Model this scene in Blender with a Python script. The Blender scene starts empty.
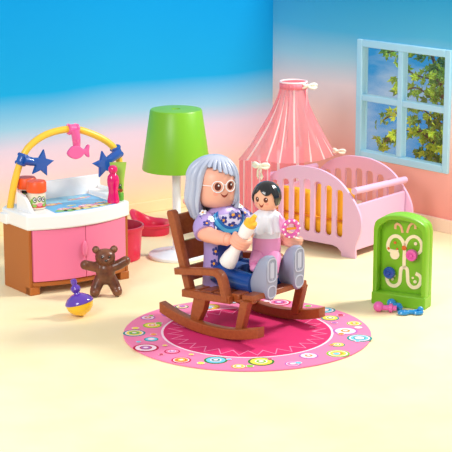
import bpy, bmesh, math, random
from mathutils import Vector, Matrix, Euler
random.seed(7)
R = math.radians
C = bpy.context.scene.collection

# ------------------------------------------------------------------ camera, world, lights, exposure
sc = bpy.context.scene
cam_d = bpy.data.cameras.new('camera'); cam = bpy.data.objects.new('camera', cam_d); C.objects.link(cam)
cam.location = (0, -18.07, 5.48); cam.rotation_euler = (R(90 - 13.26), 0, 0)
cam_d.sensor_width = 36; cam_d.lens = 36 * 1700 / 452; cam_d.clip_end = 200
sc.camera = cam
sc.view_settings.view_transform = 'Standard'; sc.view_settings.look = 'None'
sc.view_settings.gamma = 1; sc.view_settings.exposure = 0.0
try: sc.view_settings.use_curve_mapping = False
except Exception: pass

def lin(c):
    return tuple(((v / 255) / 12.92 if v / 255 <= .04045 else ((v / 255 + .055) / 1.055) ** 2.4) for v in c) + (1,)

w = bpy.data.worlds.new('studio_sky'); sc.world = w; w.use_nodes = True
nt = w.node_tree; nt.nodes.clear()
N = nt.nodes.new; L = nt.links.new
out = N('ShaderNodeOutputWorld'); bg = N('ShaderNodeBackground'); L(bg.outputs[0], out.inputs[0])
tc = N('ShaderNodeTexCoord'); sep = N('ShaderNodeSeparateXYZ'); L(tc.outputs['Generated'], sep.inputs[0])
mp = N('ShaderNodeMapping'); mp.inputs['Scale'].default_value = (5, 5, 11); L(tc.outputs['Generated'], mp.inputs[0])
nz = N('ShaderNodeTexNoise'); nz.inputs['Scale'].default_value = 2.2; nz.inputs['Detail'].default_value = 6; nz.inputs['Roughness'].default_value = .55
L(mp.outputs[0], nz.inputs['Vector'])
cr = N('ShaderNodeValToRGB'); L(nz.outputs['Fac'], cr.inputs[0])
cr.color_ramp.elements[0].position = .46; cr.color_ramp.elements[0].color = lin((64, 168, 236))
cr.color_ramp.elements[1].position = .68; cr.color_ramp.elements[1].color = lin((244, 252, 255))
mr = N('ShaderNodeMapRange'); mr.inputs[1].default_value = .0; mr.inputs[2].default_value = .12; L(sep.outputs[2], mr.inputs[0])
mx = N('ShaderNodeMixRGB'); L(mr.outputs[0], mx.inputs[0]); L(cr.outputs[0], mx.inputs[1]); mx.inputs[2].default_value = (1.0, .985, .97, 1)
L(mx.outputs[0], bg.inputs[0]); bg.inputs[1].default_value = .66

def area(name, loc, target, size, power, col=(1, 1, 1)):
    d = bpy.data.lights.new(name, 'AREA'); d.shape = 'DISK'; d.size = size; d.energy = power; d.color = col
    o = bpy.data.objects.new(name, d); C.objects.link(o); o.location = loc
    o.rotation_euler = (Vector(target) - Vector(loc)).to_track_quat('-Z', 'Y').to_euler()
    return o
area('window_side_softbox', (5.2, 2.6, 6.4), (0, 1.0, .3), 1.6, 620, (1, .96, .9))
area('front_softbox', (-5.0, -8, 6.5), (0.6, 2.5, 0.6), 4.0, 600, (1, .98, .97))

# ------------------------------------------------------------------ materials
MATS = {}
def mat(name, col, rough=.35, spec=.5, alpha=1, sub=0, coat=0, bump=0, bscale=200, metal=0, noise=None):
    if name in MATS: return MATS[name]
    m = bpy.data.materials.new(name); m.use_nodes = True
    t = m.node_tree; b = t.nodes['Principled BSDF']
    b.inputs['Base Color'].default_value = lin(col); b.inputs['Roughness'].default_value = rough
    b.inputs['Specular IOR Level'].default_value = spec; b.inputs['Alpha'].default_value = alpha
    b.inputs['Coat Weight'].default_value = coat; b.inputs['Metallic'].default_value = metal
    if sub:
        b.inputs['Subsurface Weight'].default_value = sub; b.inputs['Subsurface Radius'].default_value = (.05, .03, .02); b.inputs['Subsurface Scale'].default_value = .5
    if noise:
        tcn = t.nodes.new('ShaderNodeTexCoord'); n = t.nodes.new('ShaderNodeTexNoise'); n.inputs['Scale'].default_value = noise[1]; n.inputs['Detail'].default_value = 4
        r = t.nodes.new('ShaderNodeValToRGB'); r.color_ramp.elements[0].position = .35; r.color_ramp.elements[1].position = .68
        r.color_ramp.elements[0].color = lin(col); r.color_ramp.elements[1].color = lin(noise[0])
        t.links.new(tcn.outputs['Object'], n.inputs['Vector']); t.links.new(n.outputs['Fac'], r.inputs[0]); t.links.new(r.outputs[0], b.inputs['Base Color'])
    if bump:
        tcn = t.nodes.new('ShaderNodeTexCoord'); n = t.nodes.new('ShaderNodeTexNoise'); n.inputs['Scale'].default_value = bscale
        bp = t.nodes.new('ShaderNodeBump'); bp.inputs['Strength'].default_value = bump; bp.inputs['Distance'].default_value = .01
        t.links.new(tcn.outputs['Object'], n.inputs['Vector']); t.links.new(n.outputs['Fac'], bp.inputs['Height']); t.links.new(bp.outputs[0], b.inputs['Normal'])
    MATS[name] = m; return m

def ombre(name, stops, zmax):
    """wall paper printed with bands that fade into each other from the floor up"""
    m = bpy.data.materials.new(name); m.use_nodes = True; t = m.node_tree; b = t.nodes['Principled BSDF']
    g = t.nodes.new('ShaderNodeTexCoord'); s = t.nodes.new('ShaderNodeSeparateXYZ'); t.links.new(g.outputs['Object'], s.inputs[0])
    n = t.nodes.new('ShaderNodeTexNoise'); n.inputs['Scale'].default_value = .45; n.inputs['Detail'].default_value = 1
    t.links.new(g.outputs['Object'], n.inputs['Vector'])
    a = t.nodes.new('ShaderNodeMath'); a.operation = 'MULTIPLY_ADD'; a.inputs[1].default_value = .25; t.links.new(n.outputs['Fac'], a.inputs[0])
    t.links.new(s.outputs[2], a.inputs[2])
    d = t.nodes.new('ShaderNodeMath'); d.operation = 'DIVIDE'; d.inputs[1].default_value = zmax; t.links.new(a.outputs[0], d.inputs[0])
    r = t.nodes.new('ShaderNodeValToRGB'); t.links.new(d.outputs[0], r.inputs[0])
    e = r.color_ramp.elements
    e[0].position = stops[0][0] / zmax; e[0].color = lin(stops[0][1]); e[1].position = stops[-1][0] / zmax; e[1].color = lin(stops[-1][1])
    for z, c in stops[1:-1]:
        k = e.new(z / zmax); k.color = lin(c)
    t.links.new(r.outputs[0], b.inputs['Base Color']); b.inputs['Roughness'].default_value = .8; b.inputs['Specular IOR Level'].default_value = .15
    return m

M_floor = mat('floor_cream', (250, 232, 184), .55, .25, noise=((253, 238, 196), 1.2))
M_wl = ombre('wall_left_ombre', [(.3, (250, 226, 178)), (.62, (248, 214, 196)), (1.0, (244, 210, 218)), (1.32, (224, 208, 226)), (1.62, (150, 202, 228)), (2.05, (22, 166, 222)), (3.4, (0, 150, 216))], 4.2)
M_wr = ombre('wall_right_ombre', [(.4, (246, 166, 154)), (1.0, (250, 184, 172)), (1.5, (252, 210, 200)), (1.95, (240, 222, 222)), (2.35, (166, 214, 230)), (2.75, (84, 186, 224)), (3.4, (40, 160, 210))], 4.2)
M_base = mat('baseboard_cream', (250, 228, 180), .5)
M_baser = mat('baseboard_pale', (250, 224, 200), .5)
M_wood = mat('brown_plastic_wood', (150, 74, 34), .33, noise=((164, 86, 42), 30))
M_cab = mat('cabinet_brown', (178, 100, 36), .45)
M_pink = mat('door_pink', (240, 124, 162), .35)
M_white = mat('white_plastic', (246, 246, 246), .3)
M_yel = mat('arch_yellow', (248, 200, 62), .3)
M_blue = mat('toy_blue', (28, 84, 170), .25, coat=.3)
M_fish = mat('toy_pink', (238, 96, 160), .25, coat=.3)
M_org = mat('cap_orange', (240, 88, 28), .4)
M_mag = mat('magenta_plastic', (222, 8, 108), .15, coat=.5)
M_lime = mat('lime_plastic', (124, 190, 32), .38)
M_limed = mat('lime_tube', (158, 200, 78), .3)
M_red = mat('crimson_plastic', (222, 36, 76), .3)
M_crib = mat('crib_lilac_pink', (226, 182, 214), .4)
M_bed = mat('bedding_orange', (255, 190, 36), .6)
M_bear = mat('bear_brown', (84, 44, 28), .28, noise=((128, 78, 52), 9), bump=.4, bscale=18)
M_bearp = mat('bear_tan', (140, 96, 66), .3)
M_purp = mat('top_purple', (96, 58, 176), .2, coat=.5)
M_hair = mat('hair_silver', (190, 198, 218), .25)
M_skin = mat('skin_pink', (244, 178, 152), .4)
M_skinb = mat('skin_baby', (246, 186, 152), .4)
M_lav = mat('dress_lavender', (180, 156, 216), .4)
M_navy = mat('navy', (24, 50, 124), .3)
M_strap = mat('strap_blue', (30, 110, 190), .25)
M_strapl = mat('strap_light_blue', (80, 180, 226), .25)
M_jean = mat('trouser_blue', (20, 72, 150), .25, coat=.2)
M_shoe = mat('shoe_grey', (152, 160, 184), .35)
M_shoel = mat('sole_mark', (196, 204, 222), .4)
M_black = mat('hair_black', (22, 22, 26), .2, coat=.4)
M_eye = mat('eye_brown', (96, 30, 14), .3)
M_mouth = mat('mouth_red', (150, 44, 30), .4)
M_cheek = mat('cheek_pink', (244, 160, 138), .5)
M_bpink = mat('baby_pink', (232, 152, 198), .35)
M_bib = mat('bib_white', (230, 234, 244), .4)
M_cream = mat('track_cream', (252, 240, 200), .4)
M_peach = mat('track_peach', (240, 184, 140), .4)
M_orl = mat('amber', (244, 160, 40), .3)
M_leaf = mat('leaf_green', (120, 178, 34), .5, noise=((206, 224, 50), 2.5))
M_leafd = mat('leaf_dark', (84, 130, 36), .5, noise=((130, 166, 50), 3))
M_win = mat('window_frame_blue', (176, 228, 248), .4)
M_branch = mat('branch_brown', (110, 84, 50), .7)
M_cblue = mat('peg_blue', (30, 140, 210), .2, coat=.4)
M_cpink = mat('peg_pink', (226, 96, 176), .2, coat=.4)

def cloth(name, col, alpha, trans=.4):
    m = bpy.data.materials.new(name); m.use_nodes = True; t = m.node_tree; t.nodes.clear()
    o = t.nodes.new('ShaderNodeOutputMaterial'); d = t.nodes.new('ShaderNodeBsdfDiffuse'); tl = t.nodes.new('ShaderNodeBsdfTranslucent'); tr = t.nodes.new('ShaderNodeBsdfTransparent')
    d.inputs[0].default_value = lin(col); tl.inputs[0].default_value = lin(col)
    a = t.nodes.new('ShaderNodeMixShader'); a.inputs[0].default_value = trans; t.links.new(d.outputs[0], a.inputs[1]); t.links.new(tl.outputs[0], a.inputs[2])
    b = t.nodes.new('ShaderNodeMixShader'); b.inputs[0].default_value = alpha; t.links.new(tr.outputs[0], b.inputs[1]); t.links.new(a.outputs[0], b.inputs[2])
    t.links.new(b.outputs[0], o.inputs[0]); return m
M_veil = cloth('veil_pink', (255, 166, 178), .46)
M_veilw = cloth('veil_highlight_stripe', (255, 240, 240), .85)  # white stripes paint the glossy highlights of the folds into the cloth
M_veild = cloth('veil_rose', (255, 150, 164), .7)
mg = bpy.data.materials.new('window_glass'); mg.use_nodes = True; t = mg.node_tree; t.nodes.clear()
o_ = t.nodes.new('ShaderNodeOutputMaterial'); g_ = t.nodes.new('ShaderNodeBsdfGlossy'); g_.inputs['Roughness'].default_value = .02
tr_ = t.nodes.new('ShaderNodeBsdfTransparent'); x_ = t.nodes.new('ShaderNodeMixShader'); x_.inputs[0].default_value = .03
t.links.new(tr_.outputs[0], x_.inputs[1]); t.links.new(g_.outputs[0], x_.inputs[2]); t.links.new(x_.outputs[0], o_.inputs[0])
M_glass = mg

# ------------------------------------------------------------------ helpers
OFF = Vector((0, 0, 0))
def thing(name, label, cat, origin=(0, 0, 0), rotz=0, base=(0, 0, 0), group=None):
    """Empty at the thing's base; the parts are given in the frame (origin, rotz)"""
    global OFF
    o = bpy.data.objects.new(name, None); C.objects.link(o); OFF = Vector(base)
    o.location = Vector(origin) + Matrix.Rotation(R(rotz), 3, 'Z') @ OFF
    o.rotation_euler = (0, 0, R(rotz)); o.empty_display_size = .1
    o['label'] = label; o['category'] = cat
    if group: o['group'] = group
    return o

class MB:
    def __init__(s): s.v = []; s.f = []; s.m = []
    def add(s, vs, fs, mi=0):
        n = len(s.v); s.v += [Vector(v) for v in vs]; s.f += [[i + n for i in f] for f in fs]; s.m += [mi] * len(fs); return s
    def box(s, lo, hi, mi=0, M=None):
        x0, y0, z0 = lo; x1, y1, z1 = hi
        vs = [Vector(p) for p in ((x0,y0,z0),(x1,y0,z0),(x1,y1,z0),(x0,y1,z0),(x0,y0,z1),(x1,y0,z1),(x1,y1,z1),(x0,y1,z1))]
        if M: vs = [M @ v for v in vs]
        return s.add(vs, [(0,3,2,1),(4,5,6,7),(0,1,5,4),(1,2,6,5),(2,3,7,6),(3,0,4,7)], mi)
    def lathe(s, prof, n=40, c=(0,0,0), M=None, mi=0, sx=1, sy=1):
        vs = []; fs = []
        for r, z in prof:
            for k in range(n):
                a = 2*math.pi*k/n; vs.append(Vector((r*sx*math.cos(a), r*sy*math.sin(a), z)))
        if M: vs = [M @ v for v in vs]
        vs = [v + Vector(c) for v in vs]
        for i in range(len(prof)-1):
            for k in range(n):
                k2 = (k+1) % n; fs.append((i*n+k, i*n+k2, (i+1)*n+k2, (i+1)*n+k))
        if prof[0][0] > 1e-4: fs.append(tuple(range(n-1, -1, -1)))
        if prof[-1][0] > 1e-4: fs.append(tuple((len(prof)-1)*n+k for k in range(n)))
        return s.add(vs, fs, mi)
    def ball(s, c, r, n=20, mi=0, M=None):
        if not hasattr(r, '__len__'): r = (r, r, r)
        prof = [(max(1e-5, math.cos(-math.pi/2+math.pi*i/12)), math.sin(-math.pi/2+math.pi*i/12)) for i in range(13)]
        MM = Matrix.Diagonal(Vector(r))
        if M: MM = M @ MM
        return s.lathe(prof, n, c, MM, mi)
    def tube(s, pts, rad, n=12, mi=0, closed=False, flat=None, caps=True, up=(0,0,1)):
        pts = [Vector(p) for p in pts]; k = len(pts)
        if not hasattr(rad, '__len__'): rad = [rad]*k
        vs = []; fs = []; ref = Vector(up)
        for i, p in enumerate(pts):
            a = pts[(i-1) % k] if (closed or i > 0) else p; b = pts[(i+1) % k] if (closed or i < k-1) else p
            t = (b-a).normalized()
            u = ref - t*ref.dot(t)
            if u.length < 1e-3: u = Vector((1,0,0)) - t*t.x
            u.normalize(); w_ = t.cross(u); ref = u if flat is None else ref
            fl = flat or (1, 1)
            for j in range(n):
                q = 2*math.pi*j/n; vs.append(p + u*(rad[i]*fl[0]*math.cos(q)) + w_*(rad[i]*fl[1]*math.sin(q)))
        for i in range(k if closed else k-1):
            for j in range(n):
                i2 = (i+1) % k; j2 = (j+1) % n; fs.append((i*n+j, i*n+j2, i2*n+j2, i2*n+j))
        if not closed and caps:
            fs.append(tuple(range(n-1, -1, -1))); fs.append(tuple((k-1)*n+j for j in range(n)))
        return s.add(vs, fs, mi)
    def loft(s, rings, mi=0, cap=True):
        n = len(rings[0]); fs = []; vs = [p for r in rings for p in r]
        for i in range(len(rings)-1):
            for j in range(n):
                j2 = (j+1) % n; fs.append((i*n+j, i*n+j2, (i+1)*n+j2, (i+1)*n+j))
        if cap: fs.append(tuple(range(n-1, -1, -1))); fs.append(tuple((len(rings)-1)*n+j for j in range(n)))
        return s.add(vs, fs, mi)
    def fan(s, c, pts, mi=0):
        n = len(pts); return s.add([c]+list(pts), [(0, i+1, (i+1) % n+1) for i in range(n)], mi)
    def prism(s, pts2, lo, hi, M=None, mi=0):
        n = len(pts2); vs = [Vector((x, y, lo)) for x, y in pts2] + [Vector((x, y, hi)) for x, y in pts2]
        if M: vs = [M @ v for v in vs]
        return s.add(vs, [tuple(range(n-1, -1, -1)), tuple(range(n, 2*n))] + [(i, (i+1) % n, (i+1) % n+n, i+n) for i in range(n)], mi)
    def mesh(s, name):
        me = bpy.data.meshes.new(name); me.from_pydata([tuple(v) for v in s.v], [], s.f)
        me.polygons.foreach_set('material_index', s.m); me.update()
        bm = bmesh.new(); bm.from_mesh(me); bmesh.ops.recalc_face_normals(bm, faces=bm.faces); bm.to_mesh(me); bm.free()
        return me
    def build(s, name, mats, parent=None, **k):
        return obj(name, s.mesh(name), mats, parent, **k)

def obj(name, me, mats, parent=None, bevel=0, sub=0, smooth=True, label=None, weld=False, solid=0, remesh=0, ang=35, segs=2):
    o = bpy.data.objects.new(name, me); C.objects.link(o)
    if not isinstance(mats, (list, tuple)): mats = [mats]
    for m in mats: me.materials.append(m)
    if parent is not None:
        o.parent = parent; me.transform(Matrix.Translation(-OFF))
    if remesh:
        r = o.modifiers.new('r', 'REMESH'); r.mode = 'VOXEL'; r.voxel_size = remesh; r.use_smooth_shade = True
        q = o.modifiers.new('s', 'SMOOTH'); q.iterations = 6; q.factor = .5
    if solid: q = o.modifiers.new('so', 'SOLIDIFY'); q.thickness = solid; q.offset = -1
    if bevel:
        b = o.modifiers.new('b', 'BEVEL'); b.width = bevel; b.segments = segs; b.limit_method = 'ANGLE'; b.angle_limit = R(40); b.harden_normals = False
    if sub: q = o.modifiers.new('u', 'SUBSURF'); q.levels = sub; q.render_levels = sub
    if smooth:
        for p in me.polygons: p.use_smooth = True
        if not sub and not remesh:
            try: me.set_sharp_from_angle(angle=R(ang))
            except Exception: pass
    if label: o['label'] = label
    return o

def tag(o, label=None, cat=None, group=None, kind=None):
    if label: o['label'] = label
    if cat: o['category'] = cat
    if group: o['group'] = group
    if kind: o['kind'] = kind
    return o

XZ = Matrix(((1,0,0,0),(0,0,-1,0),(0,1,0,0),(0,0,0,1)))     # flat outline (x, z) stood upright, thickness along y
def plate(name, outer, holes=(), th=.05, bev=.008, M=None, y=0):
    """solid plate with holes cut from closed outlines; centred on y"""
    cu = bpy.data.curves.new(name, 'CURVE'); cu.dimensions = '2D'; cu.fill_mode = 'BOTH'
    cu.extrude = max(.001, th/2-bev); cu.bevel_depth = bev; cu.bevel_resolution = 1; cu.offset = -bev
    for pts in [outer]+list(holes):
        sp = cu.splines.new('POLY'); sp.points.add(len(pts)-1)
        for i, p in enumerate(pts): sp.points[i].co = (p[0], p[1], 0, 1)
        sp.use_cyclic_u = True
    ob = bpy.data.objects.new(name+'_tmp', cu); C.objects.link(ob)
    dg = bpy.context.evaluated_depsgraph_get(); dg.update()
    me = bpy.data.meshes.new_from_object(ob.evaluated_get(dg)); me.materials.clear()
    bpy.data.objects.remove(ob); bpy.data.curves.remove(cu)
    me.transform(Matrix.Translation((0, y, 0)) @ (M or XZ)); me.name = name
    return me

def spline(pts, n=8, closed=False):
    """Catmull-Rom through points of any dimension"""
    P = [Vector(p) for p in pts]; k = len(P); o = []
    for i in range(k if closed else k-1):
        if closed: a, b, c, d = P[(i-1) % k], P[i], P[(i+1) % k], P[(i+2) % k]
        else: a, b, c, d = P[max(i-1, 0)], P[i], P[i+1], P[min(i+2, k-1)]
        for j in range(n):
            t = j/n; o.append(.5*((2*b)+(c-a)*t+(2*a-5*b+4*c-d)*t*t+(3*b-a-3*c+d)*t**3))
    if not closed: o.append(P[-1])
    return o

def circ(cx, cy, r, n=24, ry=None, rot=0):
    ry = ry or r; c, s = math.cos(rot), math.sin(rot); o = []
    for i in range(n):
        a = 2*math.pi*i/n; x, y = r*math.cos(a), ry*math.sin(a); o.append((cx+x*c-y*s, cy+x*s+y*c))
    return o

def ribbon(pts, wid):
    """closed outline of a round-ended stroke along 2D pts"""
    P = [Vector(p) for p in pts]; l = []; r = []
    for i, p in enumerate(P):
        t = (P[min(i+1, len(P)-1)]-P[max(i-1, 0)]).normalized(); n = Vector((-t.y, t.x))*wid/2; l.append(p+n); r.append(p-n)
    t = (P[-1]-P[-2]).normalized(); e = [P[-1]+Matrix.Rotation(a, 2)@Vector((-t.y, t.x))*wid/2 for a in (-.6, -1.2, -1.9, -2.5)]
    t = (P[0]-P[1]).normalized(); b = [P[0]+Matrix.Rotation(a, 2)@Vector((-t.y, t.x))*wid/2 for a in (-.6, -1.2, -1.9, -2.5)]
    return l+e+r[::-1]+b

def strip(mb, P, w_, th, mi=0, M=None, off=0):
    """stroke with thickness as quads"""
    P = [Vector(p) for p in P]; vs = []; fs = []
    for i, p in enumerate(P):
        t = (P[min(i+1, len(P)-1)]-P[max(i-1, 0)]).normalized(); n = Vector((-t.y, t.x))*w_/2
        for q in (p+n, p-n):
            vs.append(Vector((q.x, q.y, off))); vs.append(Vector((q.x, q.y, off+th)))
    if M: vs = [M @ v for v in vs]
    for i in range(len(P)-1):
        a = i*4; b = a+4
        fs += [(a+1, b+1, b+3, a+3), (a, a+2, b+2, b), (a, b, b+1, a+1), (a+2, a+3, b+3, b+2)]
    k = (len(P)-1)*4; fs += [(0, 1, 3, 2), (k, k+2, k+3, k+1)]
    mb.add(vs, fs, mi)

# ------------------------------------------------------------------ room
CR = Vector((.705, 7.388, 0)); AR, AL = -48.09, -144.255
f = MB().box((-9, -8, -.12), (9, 9.5, 0)).build('floor', M_floor, smooth=False); tag(f, kind='structure')
H = 4.2
def in_frame(o, a): o.location = CR; o.rotation_euler = (0, 0, R(a))
wl = MB().box((-.2, -.16, 0), (8, 0, H)).build('wall_left', M_wl, smooth=False); in_frame(wl, AL); tag(wl, kind='structure')
# right wall with the window opening; local x runs along the wall, +y is outside
WX0, WX1, WZ0, WZ1 = 1.80, 3.49, .86, 2.50
wr = MB()
for lo, hi in (((-.2, 0, 0), (WX0, .16, H)), ((WX1, 0, 0), (8, .16, H)), ((WX0, 0, 0), (WX1, .16, WZ0)), ((WX0, 0, WZ1), (WX1, .16, H))): wr.box(lo, hi)
wr = wr.build('wall_right', M_wr, smooth=False); in_frame(wr, AR); tag(wr, kind='structure')
b = MB().box((.0, 0, 0), (8, .035, .165)).build('baseboard_left', M_base, bevel=.008); in_frame(b, AL); tag(b, kind='structure')
b = MB().box((.0, -.035, 0), (8, 0, .19)).build('baseboard_right', M_baser, bevel=.008); in_frame(b, AR); tag(b, kind='structure')
wn = bpy.data.objects.new('window_1', None); C.objects.link(wn); in_frame(wn, AR); tag(wn, kind='structure'); OFF = Vector((0, 0, 0))
fr = MB(); t_ = .075
fr.box((WX0-.03, -.04, WZ0-.03), (WX0+t_, .10, WZ1+.03)); fr.box((WX1-t_, -.04, WZ0-.03), (WX1+.03, .10, WZ1+.03))
fr.box((WX0+t_, -.04, WZ0-.03), (WX1-t_, .10, WZ0+t_)); fr.box((WX0+t_, -.04, WZ1-t_), (WX1-t_, .10, WZ1+.03))
fr.build('window_frame', M_win, wn, bevel=.014)
mu = MB(); xm = 2.60; zm = 1.70
mu.box((xm-.045, -.03, WZ0+t_), (xm+.045, .09, WZ1-t_)); mu.box((WX0+t_, -.028, zm-.045), (xm-.045, .085, zm+.045)); mu.box((xm+.045, -.028, zm-.045), (WX1-t_, .085, zm+.045))
mu.build('window_bars', M_win, wn, bevel=.012)
for x0, x1 in ((WX0+t_, xm-.045), (xm+.045, WX1-t_)):
    for z0, z1 in ((WZ0+t_, zm-.045), (zm+.045, WZ1-t_)):
        MB().box((x0, .035, z0), (x1, .041, z1)).build('window_pane', M_glass, wn, smooth=False)

# vine outside the window
vine = thing('leafy_vine', 'green leafy climbing vine seen through the right window panes', 'plant', CR, AR, base=(2.35, 1.0, 0))
lv = MB(); 
def leaf(mb, c, s, rot, mi):
    pts = []
    for k, r in enumerate((1, .5, .82, .42, .7, .3, .55, .3, .7, .42, .82, .5)):
        a = 2*math.pi*k/12; pts.append(Vector((r*s*math.cos(a), r*s*math.sin(a)*.9, .12*s*(1 if k % 2 else -1))))
    M = Euler(rot).to_matrix(); mb.fan(Vector(c), [Vector(c)+M@p for p in pts], mi)
stem = spline([(2.75, 1.0, 0), (2.6, 1.0, .8), (2.5, 1.05, 1.5), (2.35, 1.0, 2.1), (2.1, .95, 2.7)], 8)
br = MB(); br.tube(stem, [.05-.001*i for i in range(len(stem))], 8)
for P in ([(2.5, 1, 1.5), (2.1, .95, 1.75), (1.8, .95, 1.7), (1.65, .95, 1.78)], [(2.5, 1.05, 1.25), (2.0, .95, 1.5), (1.7, .9, 1.35), (1.42, .9, 1.2)], [(2.4, 1, 1.9), (2.0, .95, 1.95), (1.7, .95, 2.1)],
          [(2.5, 1, .9), (2.2, .95, 1.1), (1.95, .95, 1.25)], [(2.4, 1, 1.1), (1.8, .95, 1.1), (1.5, .9, .9), (1.42, .9, .85)], [(2.3, 1, 2.3), (1.8, .95, 2.3), (1.4, .95, 2.2)]):
    q = spline(P, 6); br.tube(q, .012, 6)
    for p in q:
        for _ in range(2):
            c = p+Vector((random.uniform(-.09, .09), random.uniform(-.1, .1), random.uniform(-.10, .08)))
            leaf(lv, c, random.uniform(.06, .13), (R(90)+random.uniform(-.6, .6), random.uniform(-.5, .5), random.uniform(0, 6)), 0 if random.random() < .85 else 1)
for _ in range(400):
    z = random.uniform(.3, 2.6); x = 2.50+random.gauss(0, .20)-(.12 if z < 1.3 else 0)
    leaf(lv, (x, 1.05+random.uniform(-.15, .2), z), random.uniform(.07, .14), (R(90)+random.uniform(-.7, .7), random.uniform(-.6, .6), random.uniform(0, 6)), 1 if random.random() < .66 else 0)
br.build('branches', M_branch, vine); lv.build('foliage', [M_leaf, M_leafd], vine, smooth=False)

# ------------------------------------------------------------------ rug with printed rings
RC = (.235, .0); RR = 1.37
rug = thing('round_rug', 'round pink rug printed with coloured rings, lying under the rocking chair', 'rug', (RC[0], RC[1], 0), 0)
rugcols = {'pink': (244, 134, 178), 'deep': (218, 50, 112), 'white': (255, 226, 240), 'mid': (240, 96, 150), 'green': (140, 200, 60), 'yellow': (250, 226, 90), 'blue': (120, 206, 232),
           'teal': (60, 150, 150), 'orange': (244, 150, 60), 'crimson': (200, 40, 80), 'purple': (190, 110, 190), 'dkgreen': (60, 130, 60)}
keys = list(rugcols); rm = [mat('rug_'+k, rugcols[k], .75, .15) for k in keys]; ix = {k: i for i, k in enumerate(keys)}
g = MB(); g.lathe([(RR-.015, 0), (RR, .004), (RR, .014), (RR-.01, .018)], 96, mi=ix['pink'])
def disc(x, y, r, col, z, n=28):
    g.fan((x, y, z), [(x+r*math.cos(2*math.pi*i/n), y+r*math.sin(2*math.pi*i/n), z) for i in range(n)], ix[col])
disc(0, 0, RR-.02, 'pink', .0185, 80); disc(0, 0, .955, 'white', .020, 80); disc(0, 0, .93, 'mid', .0212, 80); disc(0, 0, .925, 'deep', .0224, 80)
zz = []
for i in range(56):
    a = 2*math.pi*i/56; r = .88 if i % 2 else .72; zz.append((r*math.cos(a), r*math.sin(a)))
strip(g, zz+[zz[0]], .024, .001, ix['pink'], None, .0236)
PAL = [('dkgreen', 'yellow', 'green'), ('crimson', 'orange', 'yellow'), ('teal', 'blue', 'white'), ('purple', 'white', 'orange'), ('orange', 'yellow', None), ('crimson', 'pink', 'purple'),
       ('teal', 'yellow', 'green'), ('purple', 'pink', None), ('dkgreen', 'blue', 'teal'), ('crimson', 'white', 'purple'), ('green', 'yellow', 'orange')]
n1 = 26
for i in range(n1):
    a = 2*math.pi*(i+.2*random.random())/n1; r = 1.16+(.09 if i % 2 else -.07); s = (.14, .085, .105, .125, .08)[i % 5]
    p = PAL[(i*7+3) % len(PAL)]; x, y = r*math.cos(a), r*math.sin(a)
    disc(x, y, s, p[0], .0200); disc(x, y, s*.82, 'white' if i % 2 else p[1], .0211); disc(x, y, s*.70, p[1], .0222); disc(x, y, s*.48, p[0] if i % 2 else 'white', .0228); disc(x, y, s*.38, p[2] or 'white', .0233); disc(x, y, s*.2, 'white', .0244)
for i in range(30):
    a = 2*math.pi*(i+.55)/30; r = 1.12+(.13 if i % 2 == 0 else -.08); s = random.choice((.03, .045, .04)); c = random.choice(('blue', 'yellow', 'green', 'orange', 'white', 'crimson', 'purple'))
    x, y = r*math.cos(a), r*math.sin(a); disc(x, y, s, 'white', .0246); disc(x, y, s*.82, c, .0257)
g.build('rug_mat', rm, rug, smooth=False)

# ------------------------------------------------------------------ changing table
TO, TA = (-2.345, 1.533, 0), 36
W = 1.40; D_ = .62
def bow(x, amp=.155): return -amp*(1-(2*x/W-1)**2)
ct = thing('changing_table', 'white topped changing table with two pink doors and a brown body', 'changing table', TO, TA)
bd = MB()
bd.box((0, 0, .0), (.045, D_, .82)); bd.box((W-.045, 0, 0), (W, D_, .82)); bd.box((.045, D_-.04, .1), (W-.045, D_, .82))
def bowslab(mb, x0, x1, yb, z0, z1, amp, inset=0, n=24, mi=0, lim=None):
    front = [(x0+(x1-x0)*i/n, bow(x0+(x1-x0)*i/n, amp)+inset) for i in range(n+1)]
    mb.prism(front+[(x1, yb), (x0, yb)], z0, z1, mi=mi)
bowslab(bd, .046, W-.046, D_-.05, .10, .155, .155, .02)
bd.box((0.0, -.02, 0), (.13, .10, .10)); bd.box((W-.13, -.02, 0), (W, .10, .10))
bd.box((.046, .02, .155), (W-.046, D_-.05, .80))
bd.build('body', M_cab, ct, bevel=.008)
def door(x0, x1):
    mb = MB(); n = 16; a = [(x0+(x1-x0)*i/n, bow(x0+(x1-x0)*i/n)-.004) for i in range(n+1)]; bk = [(x, y+.05) for x, y in a[::-1]]
    mb.prism(a+bk, .165, .795); o = mb.build('door', M_pink, ct, bevel=.008)
    return o
d1 = door(.05, .695); d2 = door(.703, W-.05)
hb = MB(); hb.ball((.672, bow(.67)-.02, .52), (.035, .022, .10)); hb.build('handle', M_pink, d1)
# tray top
tr = MB()
out_ = [(-.02+(W+.04)*i/28, bow(-.02+(W+.04)*i/28, .165)-.02) for i in range(29)]
tr.prism(out_+[(W+.02, .70), (.10, .70), (-.02, .60)], .80, .985)
tr.build('tray_top', M_white, ct, bevel=.022, segs=3)
gd = MB()
gd.box((.28, .655, .97), (W+.02, .70, 1.21)); gd.prism([(.085, .40), (.13, .40), (.34, .655), (.28, .70)], .97, 1.19)
# left side guard with a sweeping top edge
prof = spline([(.42, 1.19), (.36, 1.185), (.25, 1.16), (.17, 1.10), (.10, 1.03), (.03, .99), (-.05, .975)], 5)
side = [(p.x, p.y) for p in prof]+[(-.05, .94), (.42, .94)]
Ml = Matrix(((0, 0, 1, 0), (1, 0, 0, 0), (0, 1, 0, 0), (0, 0, 0, 1)))
gd.prism(side, .085, .13, Ml)
gd.box((W-.03, .25, .97), (W+.02, .655, 1.08))
gd.build('tray_guard', M_white, ct, bevel=.012)
MB().box((1.24, .22, .97), (W-.03, .655, 1.045)).build('side_ledge', M_white, ct, bevel=.02, segs=3)
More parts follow.
